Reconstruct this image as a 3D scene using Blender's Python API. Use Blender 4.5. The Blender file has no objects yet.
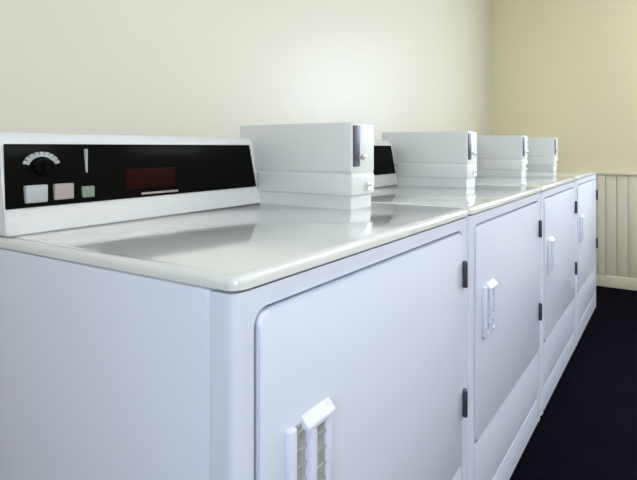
import bpy, bmesh, math
from mathutils import Vector, Matrix

scene = bpy.context.scene
COL = scene.collection

# ------------------------------------------------------------------ camera
CAM_Z = 1.0875
cd = bpy.data.cameras.new('camera')
cd.sensor_width = 36.0
cd.lens = 451.0 / 637.0 * 36.0
cd.shift_x = (318.5 - 471.0) / 637.0        # the photograph is an off-centre crop
cd.shift_y = (147.0 - 240.0) / 637.0
cd.clip_start = 0.02
cam = bpy.data.objects.new('camera', cd)
COL.objects.link(cam)
cam.location = (0, 0, CAM_Z)
cam.rotation_euler = (math.radians(90), 0, math.radians(24.44 - 90))
scene.camera = cam

# ------------------------------------------------------------------ world, light, exposure
world = bpy.data.worlds.new('world')
scene.world = world
world.use_nodes = True
bg = world.node_tree.nodes['Background']
bg.inputs['Color'].default_value = (0.68, 0.80, 1.0, 1)
bg.inputs['Strength'].default_value = 18.0

LAMP_STRENGTH = 11.8
scene.view_settings.view_transform = 'Standard'
scene.view_settings.look = 'None'
scene.view_settings.gamma = 1.0
scene.view_settings.use_curve_mapping = False
scene.view_settings.exposure = 0.4

# room measures (metres); +X runs along the row of dryers, +Y to the wall behind them
X0, X1 = -1.5, 3.64
Y0, Y1 = -1.9, 1.45
HC = 2.55
WY0, WY1, WZ0, WZ1 = -1.05, 0.08, 1.22, 2.12     # window opening in the right (end) wall

LY0, LY1, LZ0, LZ1 = -1.05, -0.20, 1.12, 1.98      # added, unseen window behind the camera, put in to light the dryer sides
def portal(x, y0, y1, z0, z1, turn):
    pl = bpy.data.lights.new('window_daylight', 'AREA')
    pl.shape = 'RECTANGLE'
    pl.size = z1 - z0
    pl.size_y = y1 - y0
    pl.cycles.is_portal = True
    po = bpy.data.objects.new('window_daylight', pl)
    COL.objects.link(po)
    po.location = (x, (y0 + y1) / 2, (z0 + z1) / 2)
    po.rotation_euler = (0, math.radians(turn), 0)
portal(X1 + 0.08, WY0, WY1, WZ0, WZ1, 90)
portal(X0 - 0.08, LY0, LY1, LZ0, LZ1, -90)  # daylight for the added left window

# ------------------------------------------------------------------ materials
def mat(name, col, rough=0.5, metal=0.0, noise=None, coat=0.0, bump=None, spec=0.5):
    m = bpy.data.materials.new(name)
    m.use_nodes = True
    nt = m.node_tree
    b = nt.nodes['Principled BSDF']
    b.inputs['Base Color'].default_value = (*col, 1)
    b.inputs['Roughness'].default_value = rough
    b.inputs['Metallic'].default_value = metal
    b.inputs['Coat Weight'].default_value = coat
    b.inputs['Coat Roughness'].default_value = 0.1
    b.inputs['Specular IOR Level'].default_value = spec
    tc = nt.nodes.new('ShaderNodeTexCoord')
    if noise:
        scale, amt, col2 = noise
        n = nt.nodes.new('ShaderNodeTexNoise')
        n.inputs['Scale'].default_value = scale
        n.inputs['Detail'].default_value = 5
        nt.links.new(tc.outputs['Object'], n.inputs['Vector'])
        r = nt.nodes.new('ShaderNodeValToRGB')
        r.color_ramp.elements[0].position = 0.5 - amt
        r.color_ramp.elements[1].position = 0.5 + amt
        r.color_ramp.elements[0].color = (*col, 1)
        r.color_ramp.elements[1].color = (*col2, 1)
        nt.links.new(n.outputs['Fac'], r.inputs['Fac'])
        nt.links.new(r.outputs['Color'], b.inputs['Base Color'])
    if bump:
        scale, st = bump
        n2 = nt.nodes.new('ShaderNodeTexNoise')
        n2.inputs['Scale'].default_value = scale
        n2.inputs['Detail'].default_value = 3
        nt.links.new(tc.outputs['Object'], n2.inputs['Vector'])
        bp = nt.nodes.new('ShaderNodeBump')
        bp.inputs['Strength'].default_value = st
        bp.inputs['Distance'].default_value = 0.004
        nt.links.new(n2.outputs['Fac'], bp.inputs['Height'])
        nt.links.new(bp.outputs['Normal'], b.inputs['Normal'])
    return m

def emit(name, col, strength):
    m = bpy.data.materials.new(name)
    m.use_nodes = True
    nt = m.node_tree
    nt.nodes.clear()
    o = nt.nodes.new('ShaderNodeOutputMaterial')
    e = nt.nodes.new('ShaderNodeEmission')
    e.inputs['Color'].default_value = (*col, 1)
    e.inputs['Strength'].default_value = strength
    nt.links.new(e.outputs[0], o.inputs['Surface'])
    return m

def pane_mat():
    m = bpy.data.materials.new('window_glass')
    m.use_nodes = True
    nt = m.node_tree
    nt.nodes.clear()
    o = nt.nodes.new('ShaderNodeOutputMaterial')
    t = nt.nodes.new('ShaderNodeBsdfTransparent')
    g = nt.nodes.new('ShaderNodeBsdfGlossy')
    g.inputs['Roughness'].default_value = 0.02
    mx = nt.nodes.new('ShaderNodeMixShader')
    mx.inputs['Fac'].default_value = 0.06
    nt.links.new(t.outputs[0], mx.inputs[1])
    nt.links.new(g.outputs[0], mx.inputs[2])
    nt.links.new(mx.outputs[0], o.inputs['Surface'])
    return m

M_WALL = mat('cream_wall_paint', (0.71, 0.665, 0.54), 0.40, noise=(3.0, 0.3, (0.73, 0.685, 0.56)), bump=(60, 0.05))
M_ENDW = mat('yellow_wall_paint', (0.84, 0.76, 0.50), 0.45, noise=(3.0, 0.3, (0.85, 0.77, 0.51)), bump=(60, 0.05))
M_WAIN = mat('beige_wainscot_paint', (0.76, 0.69, 0.52), 0.5, noise=(6.0, 0.3, (0.78, 0.71, 0.54)))
M_TRIM = mat('cream_trim_paint', (0.76, 0.70, 0.52), 0.45, noise=(6.0, 0.3, (0.78, 0.72, 0.54)))
M_CEIL = mat('ceiling_paint', (0.82, 0.81, 0.77), 0.8, noise=(30.0, 0.3, (0.80, 0.79, 0.75)))
M_FLOOR = mat('dark_vinyl_floor', (0.0015, 0.0015, 0.005), 0.7, noise=(9.0, 0.2, (0.004, 0.003, 0.006)), spec=0.02)
M_ENAM = mat('white_enamel', (0.73, 0.75, 0.85), 0.32, noise=(2.0, 0.3, (0.74, 0.76, 0.86)), coat=0.2)
M_LID = mat('white_enamel_top', (0.71, 0.715, 0.68), 0.12, noise=(2.0, 0.3, (0.72, 0.725, 0.69)), coat=1.0)
M_CON = mat('off_white_console_enamel', (0.74, 0.74, 0.72), 0.3, noise=(2.0, 0.3, (0.75, 0.75, 0.73)), coat=0.2)
M_BOX = mat('pale_grey_painted_steel', (0.70, 0.71, 0.68), 0.35, noise=(2.0, 0.3, (0.71, 0.72, 0.69)))
M_BLACK = mat('black_gloss_panel', (0.004, 0.004, 0.0035), 0.2, noise=(4.0, 0.3, (0.005, 0.005, 0.004)), spec=0.03)
M_DARK = mat('dark_grey_metal', (0.05, 0.05, 0.065), 0.4, metal=0.3, noise=(9.0, 0.3, (0.06, 0.06, 0.07)))
M_SLIDE = mat('grey_slide_plate', (0.08, 0.075, 0.11), 0.4, metal=0.0, noise=(9.0, 0.3, (0.09, 0.085, 0.12)))
M_CHROME = mat('chrome', (0.75, 0.75, 0.77), 0.2, metal=1.0, noise=(9.0, 0.3, (0.78, 0.78, 0.8)))
M_RECESS = mat('grey_grip_plastic', (0.42, 0.42, 0.42), 0.5, noise=(9.0, 0.3, (0.44, 0.44, 0.44)))
M_PALE = mat('pale_button_plastic', (0.45, 0.47, 0.47), 0.45, noise=(9.0, 0.3, (0.48, 0.5, 0.5)))
M_PINK = mat('pinkish_button_and_reflection', (0.42, 0.34, 0.32), 0.45, noise=(9.0, 0.3, (0.44, 0.36, 0.34)))  # pinkish button, and the pink reflection painted along the panel bottom
M_GREEN = mat('greenish_button_plastic', (0.22, 0.28, 0.21), 0.45, noise=(9.0, 0.3, (0.24, 0.3, 0.23)))
M_RED_REFL = mat('dark_red_reflection', (0.018, 0.004, 0.003), 0.4, noise=(9.0, 0.3, (0.022, 0.005, 0.004)), spec=0.04)  # colour of the red reflection painted on the black panel
M_LAMP = emit('added_lamp_diffuser', (0.94, 0.97, 1.0), LAMP_STRENGTH)  # glow of the added ceiling fixtures
M_GLASS = pane_mat()

# ------------------------------------------------------------------ mesh helpers
def add_box(bm, lo, hi, bevel=0.0, seg=3, edges=None):
    """box between two corners; edges picks which edges get the bevel"""
    vs = [bm.verts.new((x, y, z)) for x in (lo[0], hi[0]) for y in (lo[1], hi[1]) for z in (lo[2], hi[2])]
    q = [(0, 1, 3, 2), (4, 6, 7, 5), (0, 4, 5, 1), (2, 3, 7, 6), (0, 2, 6, 4), (1, 5, 7, 3)]
    fs = [bm.faces.new([vs[i] for i in f]) for f in q]
    if bevel > 0:
        es = list({e for f in fs for e in f.edges})
        if edges:
            es = [e for e in es if edges((e.verts[0].co + e.verts[1].co) / 2, e.verts[1].co - e.verts[0].co)]
        bmesh.ops.bevel(bm, geom=es, offset=bevel, segments=seg, profile=0.5, affect='EDGES', clamp_overlap=True)

def rrect(w, h, r, n=5):
    pts = []
    for cx, cy, a0 in ((w - r, h - r, 0), (r, h - r, 90), (r, r, 180), (w - r, r, 270)):
        for k in range(n + 1):
            a = math.radians(a0 + 90 * k / n)
            pts.append((cx + r * math.cos(a), cy + r * math.sin(a)))
    return pts

def add_plate(bm, x0, z0, x1, z1, y0, y1, r, bevel=0.0):
    """rounded rectangle in the XZ plane, from y0 (front) to y1 (back), front rim bevelled"""
    pts = rrect(x1 - x0, z1 - z0, r)
    f = [bm.verts.new((x0 + p[0], y0, z0 + p[1])) for p in pts]
    b = [bm.verts.new((x0 + p[0], y1, z0 + p[1])) for p in pts]
    n = len(pts)
    ff = bm.faces.new(f)
    bm.faces.new(b[::-1])
    for i in range(n):
        bm.faces.new((f[i], b[i], b[(i + 1) % n], f[(i + 1) % n]))
    if bevel > 0:
        bmesh.ops.bevel(bm, geom=list(ff.edges), offset=bevel, segments=3, profile=0.5, affect='EDGES')

def add_prism_x(bm, prof, x0, x1, bevel=0.0):
    """profile of (y, z) points extruded along X"""
    a = [bm.verts.new((x0, p[0], p[1])) for p in prof]
    b = [bm.verts.new((x1, p[0], p[1])) for p in prof]
    n = len(prof)
    fs = [bm.faces.new(a), bm.faces.new(b[::-1])]
    for i in range(n):
        fs.append(bm.faces.new((a[i], b[i], b[(i + 1) % n], a[(i + 1) % n])))
    if bevel > 0:
        es = list({e for f in fs for e in f.edges})
        bmesh.ops.bevel(bm, geom=es, offset=bevel, segments=3, profile=0.5, affect='EDGES')

def add_cyl(bm, c, r, h, axis='z', r2=None, seg=24, bevel=0.0):
    rot = {'z': Matrix.Identity(4), 'y': Matrix.Rotation(math.radians(90), 4, 'X'), 'x': Matrix.Rotation(math.radians(90), 4, 'Y')}[axis]
    g = bmesh.ops.create_cone(bm, cap_ends=True, segments=seg, radius1=r, radius2=r if r2 is None else r2, depth=h,
                              matrix=Matrix.Translation(c) @ rot)
    if bevel > 0:
        es = [e for e in {e for v in g['verts'] for e in v.link_edges} if any(len(f.verts) > 4 for f in e.link_faces)]
        bmesh.ops.bevel(bm, geom=es, offset=bevel, segments=2, profile=0.5, affect='EDGES')

def obj(name, bm, m, parent=None, smooth=True):
    bmesh.ops.recalc_face_normals(bm, faces=bm.faces[:])
    me = bpy.data.meshes.new(name)
    bm.to_mesh(me)
    bm.free()
    me.materials.append(m)
    if smooth:
        for p in me.polygons:
            p.use_smooth = True
        try:
            me.set_sharp_from_angle(angle=math.radians(32))
        except Exception:
            pass
    o = bpy.data.objects.new(name, me)
    COL.objects.link(o)
    if parent:
        o.parent = parent
    return o

def struct(name, bm, m):
    o = obj(name, bm, m)
    o['kind'] = 'structure'
    return o

def NB():
    return bmesh.new()

# ------------------------------------------------------------------ room
T = 0.12
bm = NB(); add_box(bm, (X0 - T, Y0 - T, -0.1), (X1 + T, Y1 + T, 0)); struct('floor', bm, M_FLOOR)
bm = NB(); add_box(bm, (X0 - T, Y0 - T, HC), (X1 + T, Y1 + T, HC + 0.1)); struct('ceiling', bm, M_CEIL)
bm = NB(); add_box(bm, (X0 - T, Y1, 0), (X1, Y1 + T, HC)); struct('wall_back', bm, M_WALL)
bm = NB(); add_box(bm, (X0 - T, Y0 - T, 0), (X1, Y0, HC)); struct('wall_front', bm, M_WALL)
bm = NB()
add_box(bm, (X0 - T, Y0, 0), (X0, Y1, LZ0))
add_box(bm, (X0 - T, Y0, LZ1), (X0, Y1, HC))
add_box(bm, (X0 - T, Y0, LZ0), (X0, LY0, LZ1))
add_box(bm, (X0 - T, LY1, LZ0), (X0, Y1, LZ1))
struct('wall_left', bm, M_WALL)
bm = NB()                                            # end wall with the window opening
add_box(bm, (X1, Y0 - T, 0), (X1 + T, Y1 + T, WZ0))
add_box(bm, (X1, Y0 - T, WZ1), (X1 + T, Y1 + T, HC))
add_box(bm, (X1, Y0 - T, WZ0), (X1 + T, WY0, WZ1))
add_box(bm, (X1, WY1, WZ0), (X1 + T, Y1 + T, WZ1))
struct('wall_right', bm, M_ENDW)

def window(name, x, sx, y0, y1, z0, z1):              # frame, pane and sill; sx = outward direction
    f = 0.05
    def bx(b, xa, ya, za, xb, yb, zb, bev=0.004):
        p, q = x + sx * xa, x + sx * xb
        add_box(b, (min(p, q), ya, za), (max(p, q), yb, zb), bev)
    b = NB()
    bx(b, 0.03, y0, z0, 0.09, y0 + f, z1)
    bx(b, 0.03, y1 - f, z0, 0.09, y1, z1)
    bx(b, 0.03, y0 + f, z0, 0.09, y1 - f, z0 + f)
    bx(b, 0.03, y0 + f, z1 - f, 0.09, y1 - f, z1)
    w = struct(name, b, M_CEIL)
    b = NB(); bx(b, 0.058, y0 + f, z0 + f, 0.062, y1 - f, z1 - f, 0); obj('window_pane', b, M_GLASS, w)
    b = NB(); bx(b, -0.03, y0 - 0.03, z0 - 0.03, 0.03, y1 + 0.03, z0); obj('window_sill', b, M_CEIL, w)
window('window_1', X1, 1, WY0, WY1, WZ0, WZ1)
window('added_window_2', X0, -1, LY0, LY1, LZ0, LZ1)  # added, unseen window; brings bluish daylight onto the dryers' left sides

# wainscot on the end wall: cap rail, stiles, grooved boards; baseboards
CAP = 0.895
bm = NB(); add_box(bm, (X1 - 0.03, Y0 + 0.001, CAP - 0.025), (X1, Y1 - 0.001, CAP), 0.006); struct('trim_1', bm, M_WAIN)
bm = NB()
y = 0.497
while y > Y0 + 0.09:
    add_box(bm, (X1 - 0.014, y - 0.079, 0.09), (X1, y, CAP - 0.025), 0.003, 2)
    y -= 0.083
struct('trim_2', bm, M_WAIN)
bm = NB(); add_box(bm, (X1 - 0.022, 0.50, 0.09), (X1, 0.56, CAP - 0.025), 0.004)
add_box(bm, (X1 - 0.022, 1.38, 0.09), (X1, Y1 - 0.001, CAP - 0.025), 0.004)
struct('trim_3', bm, M_TRIM)
bm = NB(); add_box(bm, (X1 - 0.02, Y0 + 0.001, 0), (X1, Y1 - 0.022, 0.09), 0.005); struct('baseboard_right', bm, M_TRIM)
bm = NB(); add_box(bm, (X0 + 0.001, Y1 - 0.018, 0), (X1 - 0.001, Y1, 0.09), 0.005); struct('baseboard_back', bm, M_TRIM)
bm = NB(); add_box(bm, (X0 + 0.001, Y0, 0), (X1 - 0.022, Y0 + 0.018, 0.09), 0.005); struct('baseboard_front', bm, M_TRIM)
bm = NB(); add_box(bm, (X0, Y0 + 0.02, 0), (X0 + 0.018, Y1 - 0.02, 0.09), 0.005); struct('baseboard_left', bm, M_TRIM)

# added, unseen ceiling fluorescents, put in to light the room from above the frame
def added_ceiling_light(x, y, label):
    t = bpy.data.objects.new('added_ceiling_light', None)
    COL.objects.link(t)
    t.location = (x, y, HC)
    t['label'] = label
    t['category'] = 'ceiling light'
    t['group'] = 'added fluorescent ceiling lights'
    b = NB(); add_box(b, (-0.62, -0.16, -0.03), (0.62, 0.16, 0.0), 0.005); obj('housing', b, M_CEIL, t)
    b = NB(); add_box(b, (-0.60, -0.14, -0.085), (0.60, 0.14, -0.03), 0.02); obj('diffuser', b, M_LAMP, t)
    return t
added_ceiling_light(2.4, -1.05, 'long white added, unseen fluorescent ceiling light closer to the yellow end wall')
added_ceiling_light(0.2, -1.05, 'long white added, unseen fluorescent ceiling light above the nearest dryer, away from the yellow wall')

# ------------------------------------------------------------------ dryers
W = 0.685            # pitch of the row
CW = 0.677           # cabinet width
D = 0.715            # cabinet depth
ZB = 0.9115          # underside of the top
ZT = 0.930           # top surface
XR, YF = 0.379, 0.487

def knob_ring(bm, cx, cz, y):
    for k in range(9):
        a = math.radians(20 + k * 17.5)
        c = Vector((cx + 0.023 * math.cos(a), y, cz + 0.023 * math.sin(a)))
        m = Matrix.Translation(c) @ Matrix.Rotation(-a, 4, 'Y')
        bmesh.ops.create_cube(bm, size=1, matrix=m @ Matrix.Diagonal((0.009, 0.003, 0.006, 1)))

def make_dryer():
    t = bpy.data.objects.new('clothes_dryer', None)
    COL.objects.link(t)
    t['category'] = 'clothes dryer'
    t['group'] = 'coin-operated dryers in the row'
    # cabinet shell behind the wrapped front
    b = NB(); add_box(b, (0, 0.0465, 0.016), (CW, D, ZB - 0.003), 0.004); obj('cabinet', b, M_ENAM, t)
    # front frame: two posts and a top rail, wrapping round the corners
    dl, dr = 0.0335, 0.634             # door edges
    dt, db_ = CAM_Z - 0.2125, 0.300    # door top and bottom
    g = 0.006
    b = NB()
    out = lambda c, d: abs(d.z) > 0.3 and c.y < 0.01
    add_box(b, (0, 0, 0.016), (dl - g, 0.045, ZB - 0.004), 0.013, 5, edges=lambda c, d: abs(d.z) > 0.3 and c.y < 0.01 and c.x < 0.005)
    add_box(b, (dr + g, 0, 0.016), (CW, 0.045, ZB - 0.004), 0.013, 5, edges=lambda c, d: abs(d.z) > 0.3 and c.y < 0.01 and c.x > CW - 0.005)
    add_box(b, (dl - g, 0, dt + g), (dr + g, 0.045, ZB - 0.004))
    bmesh.ops.remove_doubles(b, verts=b.verts[:], dist=0.00005)
    for cx, sx in ((dl - g, 1), (dr + g, -1)):            # rounded inner corners of the door opening
        R = 0.022
        pts = [(cx + sx * R * (1 - math.cos(a)), dt + g - R * (1 - math.sin(a))) for a in [math.radians(k * 15) for k in range(7)]]
        for k in range(6):
            p, q = pts[k], pts[k + 1]
            tri = [(cx, dt + g), p, q]
            fa = [b.verts.new((c[0], 0.0, c[1])) for c in tri]
            fb = [b.verts.new((c[0], 0.044, c[1])) for c in tri]
            b.faces.new(fa); b.faces.new(fb[::-1])
            b.faces.new((fa[1], fb[1], fb[2], fa[2]))
    obj('front_frame', b, M_ENAM, t)
    b = NB(); add_plate(b, dl, 0.118, dr, db_ - g, 0.0, 0.044, 0.006, 0.005); obj('lower_panel', b, M_ENAM, t)
    b = NB(); add_plate(b, dl, 0.020, dr, 0.112, 0.0, 0.044, 0.006, 0.005); obj('toe_panel', b, M_ENAM, t)
    # top with rolled edge
    b = NB()
    add_box(b, (-0.001, -0.004, ZB), (CW + 0.001, D, ZT), 0.018, 5, edges=lambda c, d: abs(d.z) > 0.01 and c.y < 0.1)
    top = [e for e in b.edges if all(v.co.z > ZT - 1e-4 for v in e.verts) and len(e.link_faces) == 2 and
           abs(e.calc_face_angle(0)) > 0.5]
    bmesh.ops.bevel(b, geom=top, offset=0.011, segments=4, profile=0.5, affect='EDGES')
    obj('top', b, M_LID, t)
    # door
    b = NB(); add_plate(b, dl, db_, dr, dt, -0.004, 0.044, 0.016, 0.005)
    door = obj('door', b, M_ENAM, t)
    for dz in (0.317, 0.638):
        z = CAM_Z - dz
        b = NB()
        add_box(b, (dr - 0.002, -0.010, z - 0.032), (dr + 0.015, 0.0005, z + 0.032), 0.003)
        add_cyl(b, (dr + 0.002, -0.010, z), 0.006, 0.064, 'z', bevel=0.001)
        h = obj('hinge', b, M_DARK, door); h['label'] = 'dark metal hinge'
    hx0, hx1, hz1, hz0 = 0.072, 0.158, CAM_Z - 0.384, CAM_Z - 0.525
    b = NB()                                             # grip: raised surround, centre post, hooded lip
    add_box(b, (hx0, -0.016, hz0), (hx0 + 0.014, -0.0035, hz1), 0.004)
    add_box(b, (hx1 - 0.012, -0.014, hz0), (hx1, -0.0035, hz1), 0.004)
    add_box(b, (hx0, -0.014, hz0), (hx1, -0.0035, hz0 + 0.012), 0.004)
    add_box(b, (hx0 + 0.036, -0.018, hz0 + 0.004), (hx0 + 0.050, -0.0035, hz1 - 0.006), 0.004)
    add_prism_x(b, [(-0.0035, hz1 + 0.004), (-0.019, hz1 - 0.010), (-0.019, hz1 - 0.018), (-0.0035, hz1 - 0.014)], hx0 + 0.030, hx1, 0.002)
    hd = obj('handle', b, M_ENAM, door)
    b = NB()
    add_box(b, (hx0 + 0.012, -0.0065, hz0 + 0.01), (hx1 - 0.01, -0.0035, hz1 - 0.006))
    for k in range(5):
        z = hz0 + 0.026 + k * 0.024
        add_box(b, (hx0 + 0.012, -0.010, z), (hx1 - 0.01, -0.006, z + 0.006), 0.0015, 2)
    r = obj('grip_insert', b, M_RECESS, door); r['label'] = 'grey ribbed grip insert'
    # console: leaning back at the rear of the top
    cz = ZT
    b = NB()
    add_prism_x(b, [(0.570, cz), (0.576, cz + 0.030), (0.598, cz + 0.170), (0.610, cz + 0.184), (D - 0.003, cz + 0.184), (D - 0.003, cz)], 0.0, CW, 0.005)
    con = obj('console', b, M_CON, t)
    def face(z, off=0.0):                                 # y on the sloping console face at height z above the top
        return 0.576 + (z - 0.030) * (0.022 / 0.140) - off
    px0, px1, pz0, pz1 = 0.001, 0.516, 0.048, 0.163
    b = NB()
    v = [(px0, pz0), (px1, pz0), (px1 - 0.008, pz1), (px0 + 0.004, pz1)]
    fr = [b.verts.new((p[0], face(p[1], 0.004), cz + p[1])) for p in v]
    bk = [b.verts.new((p[0], face(p[1], -0.001), cz + p[1])) for p in v]
    b.faces.new(fr); b.faces.new(bk[::-1])
    for i in range(4):
        b.faces.new((fr[i], bk[i], bk[(i + 1) % 4], fr[(i + 1) % 4]))
    bmesh.ops.bevel(b, geom=b.edges[:], offset=0.0015, segments=2, profile=0.5, affect='EDGES')
    pan = obj('control_panel', b, M_BLACK, t)
    pan['label'] = 'glossy black control panel'
    def on_panel(name, x0, z0, x1, z1, th, m, lab=None):
        zc = (z0 + z1) / 2
        bb = NB(); add_box(bb, (x0, face(z0, 0.004 + th), cz + z0), (x1, face(z1, 0.003), cz + z1), 0.002, 2)
        o = obj(name, bb, m, pan)
        if lab: o['label'] = lab
        return o
    kx, kz = 0.054, 0.121                                 # selector dial with a pale arc of ticks above it
    b = NB(); knob_ring(b, kx, cz + kz, face(kz, 0.0040)); o = obj('dial_ticks', b, M_PALE, pan); o['label'] = 'pale arc of dial marks'
    b = NB(); add_cyl(b, (kx, face(kz, 0.012), cz + kz), 0.015, 0.018, 'y', seg=32, bevel=0.003)
    add_box(b, (kx - 0.004, face(kz, 0.027), cz + kz - 0.013), (kx + 0.004, face(kz, 0.018), cz + kz + 0.013), 0.002)
    obj('selector_knob', b, M_BLACK, pan)
    on_panel('push_button', 0.026, 0.056, 0.058, 0.088, 0.004, M_PALE, 'pale grey push button')
    on_panel('push_button', 0.068, 0.058, 0.098, 0.088, 0.004, M_PINK, 'pinkish push button')
    on_panel('push_button', 0.112, 0.058, 0.132, 0.080, 0.004, M_GREEN, 'small greenish push button')
    on_panel('divider_line', 0.1215, 0.106, 0.1255, 0.154, 0.0006, M_PALE, 'thin pale divider line')
    on_panel('red_reflection', 0.190, 0.066, 0.295, 0.110, 0.0006, M_RED_REFL, 'dark red painted reflection')  # reddish reflection in the panel, painted as a flat strip
    on_panel('pink_reflection', 0.220, 0.053, 0.300, 0.058, 0.0006, M_PINK, 'thin pinkish painted reflection')  # pink reflection along the lower edge, painted as a thin bar
    # coin meter at the right-hand end, standing out from the console
    bx0, bx1, by0, by1 = 0.520, 0.614, 0.247, 0.575
    b = NB()
    add_box(b, (bx0 + 0.006, by0 + 0.008, cz), (bx1 - 0.006, by1, cz + 0.036))
    add_box(b, (bx0, by0, cz + 0.034), (bx1, by1, cz + 0.088), 0.005)
    vault = obj('coin_vault', b, M_BOX, t); vault['label'] = 'grey steel coin vault'
    b = NB()
    add_box(b, (bx0 + 0.003, by0 + 0.003, cz + 0.086), (bx1 - 0.003, 0.63, cz + 0.094))
    add_box(b, (bx0, by0, cz + 0.091), (bx1, 0.65, cz + 0.2200), 0.007)
    meter = obj('coin_meter', b, M_BOX, t); meter['label'] = 'grey steel coin meter case'
    b = NB(); add_box(b, (bx0 + 0.004, by0 - 0.004, cz + 0.108), (bx0 + 0.028, by0 + 0.001, cz + 0.212), 0.002, 2)
    s = obj('coin_slot_plate', b, M_SLIDE, meter); s['label'] = 'dark coin slot plate'
    b = NB(); add_box(b, (bx0 + 0.012, by0 - 0.022, cz + 0.128), (bx0 + 0.024, by0 - 0.003, cz + 0.136), 0.002, 2)
    add_box(b, (bx0 + 0.009, by0 - 0.027, cz + 0.124), (bx0 + 0.027, by0 - 0.021, cz + 0.140), 0.003, 2)
    s = obj('coin_slide', b, M_CHROME, meter); s['label'] = 'chrome coin slide'
    b = NB(); add_cyl(b, (bx0 + 0.058, by0 - 0.003, cz + 0.056), 0.011, 0.008, 'y', bevel=0.001)
    s = obj('vault_lock', b, M_CHROME, vault); s['label'] = 'chrome round lock'
    for x in (0.05, CW - 0.05):
        for y in (0.06, D - 0.05):
            b = NB(); add_cyl(b, (x, y, 0.008), 0.02, 0.0165, 'z'); o = obj('foot', b, M_DARK, t); o['label'] = 'black levelling foot'
    return t

def copy_tree(o, parent=None):
    c = o.copy()
    COL.objects.link(c)
    if parent:
        c.parent = parent
    for ch in list(o.children):
        copy_tree(ch, c)
    return c

labels = ['white coin dryer nearest the camera, its side and whole black control panel in view',
          'white coin dryer second in the row, only a sliver of black panel showing',
          'white coin dryer third in the row, between the second and the farthest',
          'white coin dryer farthest from the camera, beside the yellow end wall']
proto = make_dryer()
for i in range(4):
    d = proto if i == 0 else copy_tree(proto)
    d.location = (XR + i * W, YF, 0)
    d['label'] = labels[i]
